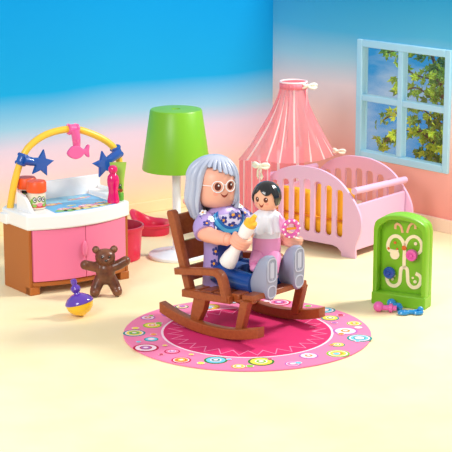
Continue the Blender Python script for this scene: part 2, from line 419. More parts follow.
# printed play mat: sea scene
pm = MB()
MC = ['blue', 'pinkf', 'greenp', 'orangef', 'yellowp', 'whitep', 'lblue']
mm = [mat('print_blue', (90, 180, 232), .3), mat('print_pink', (240, 140, 170), .3), mat('print_green', (140, 196, 80), .3), mat('print_orange', (244, 150, 100), .3), mat('print_yellow', (240, 222, 120), .3), mat('print_white', (250, 246, 240), .3), mat('print_light_blue', (140, 208, 240), .3)]
q4 = [(.34, -.075), (.8, -.12), (1.20, -.06), (1.22, .64), (.42, .64)]
pm.prism(q4, .984, .989, mi=0)
pm.fan((.8, .5, .9897), [(.8+.36*math.cos(a*.3), .5+.16*math.sin(a*.3), .9897) for a in range(21)], 6)
def blobp(x, y, r, mi, z, ry=None): pm.fan((x, y, z), [(px_, py_, z) for px_, py_ in circ(x, y, r, 14, ry)], mi)
for x, y in ((.45, .0), (.55, -.03), (.66, -.02), (.78, -.03), (.9, -.02), (1.02, -.01), (1.12, .02)): blobp(x, y-.02, .08, 2 if int(x*100) % 2 else 4, .9902, .055)
def fishp(x, y, s, c):
    blobp(x, y, s, c, .9906, s*.6); pm.add([(x+s*.8, y, .9906), (x+s*1.5, y+s*.6, .9906), (x+s*1.5, y-s*.6, .9906)], [(0, 1, 2)], c); blobp(x-s*.4, y+s*.1, s*.22, 5, .9911); blobp(x+s*.2, y, s*.3, 4, .9911, s*.4)
for a in ((.52, .05, .085, 1), (.84, .05, .11, 1), (1.05, .10, .06, 3), (.52, .34, .09, 3), (.88, .44, .065, 1), (1.04, .46, .065, 1), (.68, .01, .06, 3), (.68, .16, .05, 4)): fishp(*a)
pm.build('play_mat_print', mm, ct, smooth=False)
# yellow arch and sockets
ar = spline([(.035, .52, .86), (.05, .52, .98), (.123, .51, 1.316), (.231, .49, 1.602), (.361, .47, 1.75), (.583, .44, 1.853), (.883, .40, 1.877), (1.142, .36, 1.79), (1.367, .33, 1.65), (1.47, .31, 1.49), (1.485, .30, 1.25), (1.46, .30, .86)], 8)
MB().tube(ar, .043, 14).build('toy_arch', M_yel, ct, label='yellow arch over the changing table')
for x, y in ((.0, .52), (W+.04, .30)):
    MB().box((x-.055, y-.08, .80), (x+.055, y+.08, .93)).build('arch_socket', M_white, ct, bevel=.015)

# hanging toys on the arch (each can be slid off)
def star_pts(r0, r1, rot=0):
    return [((r0 if k % 2 == 0 else r1)*math.cos(R(90+36*k)+rot), (r0 if k % 2 == 0 else r1)*math.sin(R(90+36*k)+rot)) for k in range(10)]
def hang_toy(name, label, cat, outline, at, clip_at, arch_dir, m, thick=.05):
    yb_ = clip_at[2]-.085
    t = thing(name, label, cat, TO, TA, base=(at[0], yb_, at[1]))
    me = plate('body', [(x+at[0], z+at[1]) for x, z in outline], (), thick, .012, y=yb_)
    obj('toy_body', me, m, t)
    mb = MB(); a = Vector((clip_at[0], clip_at[2], clip_at[1])); ax = Vector((arch_dir[0], 0, arch_dir[1])).normalized()
    side_ = Vector((-ax.z, 0, ax.x))
    mb.tube([a-ax*.05, a+ax*.05], .060, 20)
    for dd in (-.05, .05):
        ring = [a+ax*dd+(side_*math.cos(q)+Vector((0, 1, 0))*math.sin(q))*.048 for q in [R(20+320*i/18) for i in range(19)]]
        mb.tube(ring, .024, 10)
    end = Vector((at[0], yb_+.01, at[1]))
    mb.tube([a+Vector((0, -.055, 0)), a.lerp(end, .4)+Vector((0, -.035, 0)), a.lerp(end, .8)], [.066, .064, .052], 12, flat=(.85, .85))
    mb.build('clip', m, t)
    return t
hang_toy('hanging_star', 'blue star toy clipped to the left curve of the yellow arch', 'toy', star_pts(.172, .082, R(-12)), (.435, 1.50), (.215, 1.56, .495), (.45, 1), M_blue)
hang_toy('hanging_star', 'blue star toy clipped to the right curve of the yellow arch', 'toy', star_pts(.172, .082, R(10)), (1.215, 1.43), (1.455, 1.545, .315), (-.45, 1), M_blue)
fish = [(-.155, -.005), (-.13, .045), (-.07, .085), (.0, .08), (.06, .04), (.09, .03), (.13, .075), (.155, .07), (.145, .0), (.15, -.07), (.12, -.07), (.08, -.03), (.03, -.065), (-.04, -.08), (-.11, -.055)]
hang_toy('hanging_fish', 'pink fish toy hanging from the top of the yellow arch', 'toy', [tuple(p) for p in spline(fish, 4, True)], (.90, 1.60), (.88, 1.877, .40), (1, -.05), M_fish)

# jars, bottle, tube on the tray
def wtable(x, y): a = R(TA); return (TO[0]+x*math.cos(a)-y*math.sin(a), TO[1]+x*math.sin(a)+y*math.cos(a))
M_lab = mat('label_black', (26, 26, 26), .35); M_labr = mat('label_red', (214, 70, 60), .4); M_labg = mat('label_green', (120, 170, 70), .4)
def jar(label, xy, rz, rich):
    t = thing('powder_jar', label, 'jar', (xy[0], xy[1], .9857), rz)
    MB().lathe([(.085, 0), (.105, .012), (.108, .03), (.108, .205), (.10, .215)], 32).build('jar_body', mat('jar_cream', (240, 226, 204), .35), t)
    MB().lathe([(.104, .207), (.119, .212), (.121, .225), (.119, .325), (.108, .342), (.0001, .346)], 36).build('jar_lid', M_org, t)
    lb = MB()
    def pt(a, z, e=.0): return Vector(((.1095+e)*math.sin(a), -(.1095+e)*math.cos(a), z))
    def patch(ac, zc, ra, rz_, mi, e, n=16): lb.fan(pt(ac, zc, e), [pt(ac+ra*math.cos(2*math.pi*i/n), zc+rz_*math.sin(2*math.pi*i/n), e) for i in range(n)], mi)
    def band(a0, a1, z0, z1, mi, e, n=20):
        vs = [];
        for i in range(n+1):
            a = a0+(a1-a0)*i/n; vs += [pt(a, z0, e), pt(a, z1, e)]
        lb.add(vs, [(2*i, 2*i+2, 2*i+3, 2*i+1) for i in range(n)], mi)
    band(-3.0, 3.0, .03, .075, 3, .001)
    band(-3.0, 3.0, .16, .20, 0 if not rich else 4, .001)
    for ac, zc, ra, rz_ in ((-.5, .125, .38, .05), (.05, .14, .34, .048), (.55, .13, .36, .05), (-.85, .10, .22, .05), (.9, .10, .2, .05)): patch(ac, zc, ra*.62, rz_*.8, 5, .002)
    for ac, zc in ((-.45, .128), (.08, .142), (.55, .13)): patch(ac, zc, .24, .031, 0, .0025); patch(ac, zc, .17, .023, 1, .003); patch(ac+.03, zc, .09, .013, 0, .004)
    patch(.1, .07, .3, .022, 2, .003); patch(-.5, .055, .25, .018, 5, .003); patch(.65, .06, .25, .018, 5, .003)
    lb.build('jar_label', [M_lab, M_white, mm[1], M_labr, mat('jar_cream', (0, 0, 0)), mm[2]], t, smooth=False)
jar('orange lidded jar with round eyed black print, standing in front', wtable(.28, .27), 20, True)
jar('orange lidded jar half hidden behind the other jar in the tray corner', wtable(.29, .53), 20, False)
p = wtable(1.19, -.01)
t = thing('shampoo_bottle', 'magenta hourglass bottle standing on the changing table edge', 'bottle', (p[0], p[1], .9855), TA-20)
MB().lathe([(.06, 0), (.074, .01), (.076, .03), (.068, .08), (.058, .14), (.062, .19), (.074, .25), (.076, .29), (.066, .335), (.045, .362), (.036, .375)], 32, sy=.8).build('bottle_body', M_mag, t)
MB().lathe([(.03, .36), (.036, .372), (.05, .385), (.058, .41), (.055, .44), (.04, .465), (.0001, .475)], 28).build('bottle_cap', M_mag, t)
p = wtable(1.335, .10)
t = thing('cream_tube', 'lime green squeeze tube with a frog print behind the magenta bottle', 'tube', (p[0], p[1], .9855), TA-30)
tb = MB(); rings = []
for z, rx, ry in ((.10, .062, .055), (.16, .066, .058), (.26, .074, .052), (.36, .088, .034), (.44, .100, .014), (.475, .104, .008)):
    rings.append([(rx*math.cos(2*math.pi*k/28), ry*math.sin(2*math.pi*k/28), z) for k in range(28)])
tb.loft(rings); tb.build('tube_body', M_limed, t)
MB().lathe([(.060, 0), (.066, .008), (.066, .085), (.058, .1)], 28).build('tube_cap', mat('tube_cap_green', (96, 176, 56), .3), t)
fg = MB()
def fd(x, z, r, mi, y): fg.fan((x, y, z), [(a, y, b_) for a, b_ in circ(x, z, r, 14)], mi)
fd(.0, .16, .042, 0, -.0655); fd(-.02, .20, .018, 0, -.066); fd(.022, .2, .018, 0, -.066); fd(-.02, .2, .009, 1, -.067); fd(.022, .2, .009, 1, -.067); fd(.03, .135, .022, 2, -.067); fd(-.035, .125, .018, 2, -.067); fd(.0, .145, .014, 3, -.067)
fg.build('frog_print', [mat('frog_green', (50, 130, 60), .4), M_white, mat('frog_brown', (170, 90, 50), .4), M_orl], t, smooth=False)

# ------------------------------------------------------------------ bin, potty
t = thing('waste_bin', 'round crimson bin standing behind the right side of the changing table', 'bin', (-1.40, 3.35, 0), 0)
MB().lathe([(.27, 0), (.285, .01), (.315, .40), (.335, .405), (.338, .45), (.318, .452), (.312, .44), (.275, .03), (.0001, .025)], 48).build('bin_body', M_red, t)
t = thing('potty', 'small crimson potty with a raised back on the floor by the lamp', 'potty', (-1.03, 4.75, 0), -15)
pt_ = MB(); rings = []; n = 40
def pr(r, zf, zb, sx=1.15):
    return [(r*sx*math.cos(2*math.pi*k/n), r*math.sin(2*math.pi*k/n), zf+(zb-zf)*max(0, -math.cos(2*math.pi*k/n))**2) for k in range(n)]
for r, a, b_ in ((r_*.88, a_*.9, c_*.9) for r_, a_, c_ in ((.24, 0, 0), (.25, .02, .02), (.255, .12, .14), (.29, .15, .30), (.30, .17, .345), (.285, .185, .36), (.22, .165, .33), (.19, .13, .24), (.18, .05, .06))): rings.append(pr(r, a, b_))
pt_.loft(rings); pt_.build('potty_body', M_red, t)

# ------------------------------------------------------------------ floor lamp
t = thing('floor_lamp', 'floor lamp with lime green cone shade on a white pole and round base', 'lamp', (-.64, 3.45, 0), 0)
MB().lathe([(.36, 0), (.37, .012), (.37, .04), (.35, .055), (.22, .062), (.20, .075), (.13, .085), (.08, .10), (.07, .12)], 48).build('lamp_base', mat('lamp_white', (232, 238, 244), .3), t)
MB().lathe([(.055, .10), (.055, 1.55)], 24).build('pole', mat('lamp_white', (0, 0, 0)), t)
MB().lathe([(.41, 1.20), (.435, 1.165), (.44, 1.165), (.443, 1.18), (.335, 1.93), (.325, 1.945), (.30, 1.95), (.06, 1.95), (.055, 1.93), (.05, 1.93), (.04, 1.90), (.295, 1.90), (.41, 1.20)], 64).build('lamp_shade', M_lime, t)

# ------------------------------------------------------------------ crib
KO, KA = (1.075, 3.824, 0), -39
kb = thing('baby_crib', 'lilac pink slatted baby crib with arched side panels under the canopy', 'crib', KO, KA)
def crib_outline(h):
    half = [(0, h), (.2, h-.012), (.4, h-.07), (.56, h-.16), (.70, h-.30), (.80, h-.43), (.86, h-.56), (.875, h-.68), (.85, h-.80), (.80, h-.92), (.785, h-1.0)]
    hs = [(p.x, p.y) for p in spline(half, 5)]
    r = hs+[(.79, 0), (.57, 0), (.56, .06), (.50, .11), (.42, .13)]
    return r+[(-x, z) for x, z in r[::-1][:-1]]
for y, h in ((0, 1.125), (1.2, 1.08)):
    holes = []
    for i in range(7):
        x = -.525+.175*i; zt = h-.165-.22*abs(x)**1.6; w2 = .054; z0 = .25
        holes.append([(x-w2, z0+.04), (x-w2*.7, z0+.01), (x, z0), (x+w2*.7, z0+.01), (x+w2, z0+.04), (x+w2, zt-.04), (x+w2*.7, zt-.01), (x, zt), (x-w2*.7, zt-.01), (x-w2, zt-.04)])
    obj('side_panel', plate('side_panel', crib_outline(h), holes, .04, .006, y=y), M_crib, kb)
for x in (-.74, .74):
    MB().box((x-.025, .03, .10), (x+.025, 1.17, .70)).build('end_panel', M_crib, kb, bevel=.008)
    MB().tube([(x+.0, .0, .89), (x+.0, 1.2, .85)], .045, 16).build('dowel', M_crib, kb)
MB().box((-.7, .04, .16), (.7, 1.16, .22)).build('base_board', M_crib, kb, bevel=.006)
mt = MB().box((-.68, .06, .225), (.68, 1.14, .42)).build('mattress', M_bed, bevel=.05, segs=4); mt.location = KO; mt.rotation_euler = (0, 0, R(KA)); tag(mt, 'orange yellow mattress lying inside the crib', 'mattress')
def cushion(name, label, c, sx, sy, sz, rx):
    mb = MB(); vs = []; n = 14
    for s_ in (1, -1):
        for i in range(n+1):
            for j in range(n+1):
                u, v = 2*i/n-1, 2*j/n-1; e = (max(0, 1-u**4)*max(0, 1-v**4))**.5; vs.append((u*sx*(1-.05*v*v), v*sz*(1-.05*u*u), s_*sy*e))
    fs = []
    for s_ in (0, 1):
        b0 = s_*(n+1)**2
        for i in range(n):
            for j in range(n):
                q = [b0+i*(n+1)+j, b0+(i+1)*(n+1)+j, b0+(i+1)*(n+1)+j+1, b0+i*(n+1)+j+1]; fs.append(q if not s_ else q[::-1])
    mb.add(vs, fs); o = mb.build(name, M_bed)
    a = R(KA); o.location = (KO[0]+c[0]*math.cos(a)-c[1]*math.sin(a), KO[1]+c[0]*math.sin(a)+c[1]*math.cos(a), c[2]); o.rotation_euler = Euler((R(rx), 0, a)); tag(o, label, 'cushion'); return o
cushion('crib_cushion', 'taller orange cushion leaning behind the right slats of the crib', (.33, .16, .655), .31, .07, .225, 86)
cushion('crib_cushion', 'lower orange cushion leaning behind the left slats of the crib', (-.33, .16, .605), .34, .07, .175, 86)

# canopy
cn = thing('crib_canopy', 'sheer pink canopy with painted highlight stripes, gathered at a ring and draped over the crib', 'canopy', KO, KA, base=(-.6, .5, 1.0))
ns = 96
ctr = Vector((-.6, .5, 2.02))
base_pts = [(-1.05, -.13, 1.10), (-.60, -.13, 1.14), (-.48, .15, 1.08), (-.40, .6, 1.04), (-.38, 1.0, 1.04), (-.48, 1.29, 1.06), (-.9, 1.29, 1.10), (-1.12, 1.0, 1.08), (-1.14, .5, 1.08), (-1.12, .1, 1.08)]
bp = spline(base_pts, 12, True); nb = len(bp)
vl = MB(); nr = 18; vs = []; fs = []; ms = []
for i in range(nr+1):
    t1 = i/nr
    for k in range(nb):
        B = bp[k]; ang = math.atan2(B.y-.5, B.x+.6); pl = 1+.06*math.sin(k*math.pi/2.0)*(1-.0*t1)
        Rg = Vector((-.62+.175*pl*math.cos(ang), .5+.175*pl*math.sin(ang), 2.06))
        s = t1**1.2
        h = s; p = Rg.lerp(Vector((B.x, B.y, B.z)), h); p.z = Rg.z+(B.z-Rg.z)*(t1**.85)
        rip = .026*math.sin(k*math.pi/4)*math.sin(math.pi*min(1, t1*1.1)); d = Vector((math.cos(ang), math.sin(ang), 0))
        vs.append(p+d*rip)
for i in range(nr):
    for k in range(nb):
        k2 = (k+1) % nb; fs.append((i*nb+k, i*nb+k2, (i+1)*nb+k2, (i+1)*nb+k)); ms.append(1 if k % 8 == 4 else 0)
vl.add(vs, fs); vl.m = ms
vl.build('veil', [M_veil, M_veilw], cn)
# hanging skirt of the canopy: near and left side
sk = MB(); P = [Vector(p) for p in ((-.52, -.13, 1.145), (-.62, -.135, 1.14), (-.78, -.14, 1.12), (-.93, -.14, 1.11), (-1.05, -.13, 1.10), (-1.12, .1, 1.08), (-1.14, .5, 1.08), (-1.12, 1.0, 1.08), (-1.0, 1.28, 1.09))]
P = spline(P, 8); vs = []; fs = []; ms = []; nz_ = 8
for i in range(nz_+1):
    for k, p in enumerate(P):
        wob = .018*math.sin(k*1.3)*(.4+i/nz_); vs.append(Vector((p.x+wob*.3, p.y-wob, p.z+(.18-p.z)*i/nz_)))
m_ = len(P)
for i in range(nz_):
    for k in range(m_-1): fs.append((i*m_+k, i*m_+k+1, (i+1)*m_+k+1, (i+1)*m_+k)); ms.append(1 if k % 7 == 4 else 2)
sk.add(vs, fs); sk.m = ms; sk.build('hanging_skirt', [M_veil, M_veilw, M_veild], cn)
rg = MB(); rgp = [(-.62+.18*(1+.05*(k % 2))*math.cos(2*math.pi*k/48), .5+.18*(1+.05*(k % 2))*math.sin(2*math.pi*k/48)) for k in range(48)]
rg.loft([[(x, y, z) for x, y in rgp] for z in (2.04, 2.09, 2.13)], cap=False)
rg.build('gathered_band', mat('band_pink', (246, 130, 150), .6), cn, solid=.01)
MB().tube([(-.62+.18*math.cos(2*math.pi*k/32), .5+.18*math.sin(2*math.pi*k/32), 2.13) for k in range(32)], .012, 8, closed=True).build('top_ring', mat('ring_white', (250, 228, 232), .4), cn)
MB().tube([(-.62, .5, 2.12), (-.62, .5, 2.115)], .17, 32).build('top_cloth', M_veild, cn)
M_bow = mat('bow_ivory', (240, 238, 222), .4)
def bow_(name, label, loc, rz, s, tails=True):
    t = thing(name, label, 'bow', (loc[0], loc[1], loc[2]), rz)
    mb = MB()
    for sg in (-1, 1):
        lp = [Vector((sg*s*(.08+.9*math.sin(q)**.8), -.2*s*math.cos(q*2), s*.42*math.cos(q)*math.sin(q)**.6)) for q in [math.pi*i/14 for i in range(15)]]
        mb.tube(lp, s*.17, 8, flat=(1, 1.3))
        mb.ball((sg*s*.62, 0, 0), (s*.36, s*.16, s*.26))
        if tails: mb.tube([(sg*s*.05, -.02, -.05*s), (sg*s*.22, -.03, -.6*s), (sg*s*.28, -.02, -1.25*s), (sg*s*.2, -.02, -1.6*s)], [s*.14, s*.17, s*.19, s*.12], 8, flat=(.6, 1))
    mb.build('bow_loops', M_bow, t)
    k = MB(); k.ball((0, -.03*s, 0), (s*.22, s*.26, s*.24)); k.build('bow_knot', M_bow, t)
def wcrib(x, y, z): a = R(KA); return (KO[0]+x*math.cos(a)-y*math.sin(a), KO[1]+x*math.sin(a)+y*math.cos(a), z)
bow_('ribbon_bow', 'ivory bow on the top ring of the canopy', (lambda q: (q[0]+.185, q[1]-.12, 2.09))(wcrib(-.62, .5, 2.1)), -10, .115, False)
bow_('ribbon_bow', 'ivory bow with hanging tails at the front corner of the canopy', wcrib(-.60, -.24, 1.10), -30, .115)
bow_('ribbon_bow', 'small ivory bow on the far crib side at the right edge of the canopy', wcrib(-.33, 1.16, 1.12), -35, .095, False)

# ------------------------------------------------------------------ bead board
BO, BA = (1.721, 1.227, 0), -27
bb = thing('bead_maze_board', 'upright lime green activity board with cream curving tracks', 'toy board', BO, BA)
def bx(u, v):      # sketch coordinates of the board front -> (x, z)
    px_ = 365+u/6.027; py_ = 215+v/6.027; return (.318+((px_-372)/80-.335)*.88, ((303+(px_-372)*.13)-py_)/87)
Wb = .66
def arch_out(w0, w1, z0, zs, zt):
    c = (w0+w1)/2; top = [(w1, zs), (w1-.02, zs+(zt-zs)*.42), (w1-.07, zs+(zt-zs)*.66), (c+.15, zt-.02), (c, zt), (c-.15, zt-.02), (w0+.07, zs+(zt-zs)*.66), (w0+.02, zs+(zt-zs)*.42), (w0, zs)]
    return [(w0, z0), (w1, z0)]+[(p.x, p.y) for p in spline(top, 5)]
outer = arch_out(0, Wb, 0, .90, 1.095)
obj('back_panel', plate('back_panel', outer, (), .09, .006, y=.165), M_lime, bb)
obj('rim', plate('rim', outer, [arch_out(.055, Wb-.055, .15, .86, 1.035)[::-1]], .13, .014, y=.06), M_lime, bb)
MB().box((-.005, -.02, 0), (Wb+.005, .20, .145)).build('foot', M_lime, bb, bevel=.012)
tk = MB(); yb = .118
MXZ = Matrix(((1, 0, 0, 0), (0, 0, -1, yb), (0, 1, 0, 0), (0, 0, 0, 1)))
S = lambda L_: [bx(*q) for q in L_]
for L_, mi, wd in (([(205, 100), (198, 75), (188, 55), (168, 42), (155, 52), (155, 75)], 1, .028), ([(235, 100), (243, 75), (252, 55), (272, 42), (288, 50), (290, 78)], 1, .028),
                ([(220, 320), (220, 250), (220, 200), (208, 155), (180, 125), (145, 120), (118, 140), (106, 175), (115, 205), (145, 215), (180, 218)], 0, .042),
                ([(220, 210), (230, 165), (255, 132), (290, 126), (322, 148), (336, 185), (328, 220), (300, 238)], 0, .038),
                ([(218, 318), (200, 328), (196, 370), (190, 415), (160, 435), (125, 425), (106, 395), (106, 360)], 0, .042),
                ([(218, 318), (240, 328), (246, 370), (252, 415), (280, 445), (318, 440), (336, 405), (328, 375), (300, 358)], 0, .042)):
    strip(tk, spline(S(L_), 5), wd, .008, mi, MXZ, 0)
sp = MB()
for u, v, r, mi in ((155, 235, .058, 0), (155, 160, .016, 1), (112, 195, .016, 1), (170, 200, .012, 1), (218, 195, .03, 1), (295, 170, .020, 0), (142, 390, .018, 0), (156, 370, .015, 0), (282, 385, .014, 0), (298, 410, .020, 0)):
    x, z = bx(u, v); sp.prism(circ(x, z, r, 18), .0, .012, MXZ, mi)
tk.add(sp.v, sp.f); tk.m[-len(sp.m):] = [m*2 for m in sp.m]; tk.build('track', [M_cream, M_peach, mat('spot_orange', (222, 110, 40), .4)], bb, smooth=False)
for u, v, m, lab in ((130, 345, M_blue, 'blue bead'), (280, 237, M_cpink, 'pink bead')):
    x, z = bx(u, v); Mx = Matrix.Rotation(R(90), 4, 'X')
    MB().lathe([(.025, -.02), (.025, .02), (.062, .025), (.072, .04), (.072, .065), (.062, .08), (.04, .082), (.036, .075), (.022, .075), (.018, .088), (.0001, .09)], 24, (x, yb, z), Mx).build('bead', m, bb, label=lab)

# loose pegs before the board
def peg(name, label, loc, rz, m, s=1):
    t = thing(name, label, 'toy peg', (loc[0], loc[1], 0), rz)
    MB().ball((0, 0, .062*s), .062*s).build('peg_head', m, t)
    Mx = Matrix.Rotation(R(90), 4, 'Y')
    MB().lathe([(.03*s, .03*s), (.034*s, .12*s), (.05*s, .125*s), (.052*s, .16*s), (.03*s, .17*s), (.03*s, .21*s), (.0001, .215*s)], 20, (0, 0, .053*s), Mx).build('peg_shaft', m, t)
peg('toy_peg', 'loose pink peg on the floor before the green board', (1.765, .86), -12, M_cpink)
peg('toy_peg', 'loose blue peg lying behind the pink one on the floor', (1.93, 1.02), -60, M_cblue, .9)
t = thing('toy_clip', 'small loose blue clip toy lying right of the two pegs', 'toy', (2.12, .74, 0), 5)
q = MB(); 
for x in (-.08, .085): q.tube([(x+.05*math.cos(2*math.pi*k/20), .04*math.sin(2*math.pi*k/20), .028) for k in range(20)], .022, 8, closed=True)
q.tube([(-.03, 0, .03), (.04, 0, .03)], .026, 10); q.ball((.12, .01, .055), .036); q.build('clip_rings', M_cblue, t)

# ------------------------------------------------------------------ teddy bear and spinning top
t = thing('teddy_bear', 'small dark brown teddy bear with spread arms before the table', 'teddy bear', (-1.44, 1.56, 0), 8)
b = MB()
b.ball((0, 0, .245), (.105, .09, .125)); b.ball((0, -.01, .30), (.09, .08, .08)); b.ball((0, -.015, .435), (.112, .10, .096)); b.ball((0, -.105, .415), (.05, .045, .038)); 
b.tube([(0, 0, .3), (0, -.01, .40)], .06, 12)
for s in (-1, 1):
    b.ball((s*.098, .005, .515), (.044, .028, .044))
    b.tube([(s*.07, 0, .315), (s*.14, -.01, .335 if s < 0 else .34), (s*.215, -.02, .355 if s < 0 else .385)], [.058, .056, .054], 14); b.ball((s*.22, -.022, .357 if s < 0 else .387), .054)
    b.tube([(s*.05, 0, .20), (s*.095, -.02, .12), (s*.12, -.04, .06)], [.066, .062, .058], 14); b.ball((s*.122, -.055, .056), (.056, .062, .056))
b.v = [v*1.1 for v in b.v]
b.build('bear_body', M_bear, t, remesh=.009)
for s in (-1, 1):
    MB().ball((s*.044, -.121, .503), .013, 10).build('eye', M_black, t)
    MB().ball((s*.108, -.017, .567), (.026, .016, .026), 14).build('ear_lining', M_bearp, t)
MB().ball((0, -.167, .470), (.019, .012, .013), 12).build('nose', M_black, t)

tm = Matrix.Rotation(R(-14), 4, 'Y') @ Matrix.Rotation(R(-4), 4, 'X')
t = thing('spinning_top', 'purple and yellow spinning top with a knob, tilted on the floor', 'spinning top', (-1.64, .66, 0), 0)
MB().lathe([(.0001, 0), (.03, .012), (.10, .045), (.145, .095), (.158, .145), (.155, .16)], 40, (0, 0, .004), tm).build('lower_bowl', mat('top_yellow', (246, 196, 30), .25, coat=.4), t)
MB().lathe([(.158, .158), (.166, .165), (.163, .185), (.13, .225), (.075, .26), (.05, .27)], 40, (0, 0, .004), tm).build('upper_cone', M_purp, t)
MB().lathe([(.04, .265), (.032, .285), (.052, .305), (.060, .33), (.052, .355), (.034, .368), (.03, .385), (.038, .40), (.034, .44), (.0001, .452)], 28, (0, 0, .004), tm).build('knob', M_purp, t)

# ------------------------------------------------------------------ rocking chair
HO, HA = (.19, .24, 0), -42
RZ = .0265       # rug surface
ch = thing('rocking_chair', 'brown wooden look rocking chair standing on the round pink rug', 'rocking chair', (HO[0], HO[1], RZ), HA)
def arc_z(x): return .125*(x/.75)**2
for s in (-1, 1):
    lo = [(-.75+1.47*i/24, arc_z(-.75+1.47*i/24)) for i in range(25)]; up_ = [(x, z+.115) for x, z in lo[::-1]]
    obj('rocker', plate('rocker', lo+up_, (), .11, .010, y=s*.52), M_wood, ch)
    obj('leg', plate('leg', [(-.33, .11), (-.22, .09), (-.13, .25), (-.09, .40), (-.27, .40), (-.31, .25)], (), .09, .008, y=s*.47), M_wood, ch)
    obj('leg', plate('leg', [(.33, .10), (.43, .12), (.52, .46), (.41, .46)], (), .09, .008, y=s*.47), M_wood, ch)
    obj('side_rail', plate('side_rail', [(-.44, .355), (.27, .40), (.27, .485), (-.44, .44)], (), .07, .01, y=s*.50), M_wood, ch)
    A = spline([(-.54, .67), (-.3, .705), (-.04, .745), (.07, .75), (.15, .71), (.20, .61), (.255, .42)], 5)
    A = [tuple(p) for p in A]; th = .075; B_ = []
    for i, p in enumerate(A):
        tt = (Vector(A[min(i+1, len(A)-1)])-Vector(A[max(i-1, 0)])).normalized(); B_.append((p[0]+tt.y*th, p[1]-tt.x*th))
    obj('armrest', plate('armrest', A+B_[::-1], (), .11, .012, y=s*.50), M_wood, ch)
    obj('back_post', plate('back_post', [(-.43, .36), (-.35, .40), (-.62, 1.27), (-.655, 1.295), (-.71, 1.285), (-.72, 1.25)][::1], (), .09, .010, y=s*.43), M_wood, ch)
st = MB(); 
for i in range(5):
    x0 = -.44+i*.205; Mx = Matrix.Translation((x0, 0, .405+.095*(x0+.44))) @ Matrix.Rotation(-math.atan(.095), 4, 'Y')
    st.box((0, -.455, -.035), (.17, .455, .03), 0, Mx)
st.box((-.44, -.45, .35), (.54, -.38, .39), 0, Matrix.Rotation(-.095, 4, 'Y') @ Matrix.Translation((.04, 0, .03))); st.box((-.44, .38, .35), (.54, .45, .39), 0, Matrix.Rotation(-.095, 4, 'Y') @ Matrix.Translation((.04, 0, .03)))
st.build('seat', M_wood, ch, bevel=.012)
for z0, z1 in ((1.0, 1.22), (.73, .93), (.50, .66)):
    xa = -.41-(z0-.38)*.303; xb = -.41-(z1-.38)*.303
    MB().prism([(xa-.055, z0), (xa-.01, z0), (xb-.01, z1), (xb-.055, z1)], -.39, .39, XZ).build('back_slat', M_wood, ch, bevel=.008)

# ------------------------------------------------------------------ woman toy figure (frame of the chair)
gm = thing('woman_toy_figure', 'grey haired toy woman with white glasses sitting in the rocking chair', 'toy figure', HO, HA, base=(-.34, 0, .49))
TX = -.31
TR = [(.47, .175, .25), (.62, .17, .245), (.85, .165, .235), (1.05, .165, .245), (1.20, .155, .25), (1.28, .14, .22), (1.335, .10, .14), (1.36, .07, .09)]
def torso_r(z):
    for (z0, a0, b0), (z1, a1, b1) in zip(TR, TR[1:]):
        if z <= z1: k = max(0, (z-z0)/(z1-z0)); return a0+(a1-a0)*k, b0+(b1-b0)*k
    return TR[-1][1:]
def sgnp(v, e): return math.copysign(abs(v)**e, v)
def tpt(a, z, e=0):
    rx, ry = torso_r(z); return Vector((TX+.02*(z-.5)+(rx+e)*sgnp(math.cos(a), .8), (ry+e)*sgnp(math.sin(a), .8), z))
tb = MB(); tb.loft([[tpt(2*math.pi*k/40, z) for k in range(40)] for z in [.47+i*.89/24 for i in range(25)]]); pass
def flower(mb, fn, a, z, s, ra=None):
    """printed flower: fn maps (angle, z, lift) to the surface"""
    ra = ra or s/.21
    def D2(ca, cz, r, mi, e):
        mb.fan(fn(ca, cz, e), [fn(ca+r*ra/s*math.cos(q), cz+r*math.sin(q), e) for q in [2*math.pi*i/12 for i in range(12)]], mi)
    for k in range(5):
        q = 2*math.pi*k/5+a; D2(a+.62*ra*math.cos(q), z+.62*s*math.sin(q), s*.36, 0 if k % 2 or True else 1, .004)
    D2(a, z, s*.30, 1, .006)
flo = [mat('print_navy_flower', (44, 52, 140), .4), mat('print_orange_centre', (244, 170, 60), .4), mat('print_white_flower', (250, 250, 252), .4)]
pn = MB()
# white yoke of the dress with flowers
yoke = [tpt(-.95+1.9*i/12, 1.10+(.10*abs(-1+2*i/12)), .003) for i in range(13)]+[tpt(.95-1.9*i/12, 1.30, .003) for i in range(13)]
rowsA = []
for i in range(13):
    a = -1.0+2.0*i/12
    for z in (1.06+.10*abs(-1+2*i/12), 1.14, 1.22, 1.29): rowsA.append(tpt(a, z, .003))
pn.add(rowsA, [(4*i+j, 4*i+4+j, 4*i+5+j, 4*i+1+j) for i in range(12) for j in range(3)], 3)
for a, z in ((-.55, 1.23), (-.1, 1.15), (.35, 1.24), (.0, 1.27), (.75, 1.16), (-.8, 1.14)): flower(pn, tpt, a, z, .05)
for a, z in ((-1.15, 1.02), (-1.1, .88), (-1.2, .74), (-1.05, .64)): flower(pn, tpt, a, z, .055)
pn.m = [m+1 for m in pn.m]; tb.add(pn.v, pn.f); tb.m[-len(pn.m):] = pn.m; tb.build('torso', [M_lav]+flo+[mat('yoke_pale', (226, 220, 244), .4)], gm)
def band(mb, path, hw, mi, e):
    P = spline(path, 6); vs = []
    for i, p in enumerate(P):
        tt = (P[min(i+1, len(P)-1)]-P[max(i-1, 0)]); tt = Vector((tt.x*.2, tt.y)).normalized(); n_ = Vector((-tt.y/.2, tt.x))*hw
        vs += [tpt(p.x+n_.x, p.y+n_.y, e), tpt(p.x-n_.x, p.y-n_.y, e)]
    mb.add(vs, [(2*i, 2*i+2, 2*i+3, 2*i+1) for i in range(len(P)-1)], mi)
ap = MB()
U = [(-1.3, 1.30), (-.98, 1.22), (-.5, 1.13), (0, 1.105), (.5, 1.14), (.9, 1.23), (1.12, 1.30)]
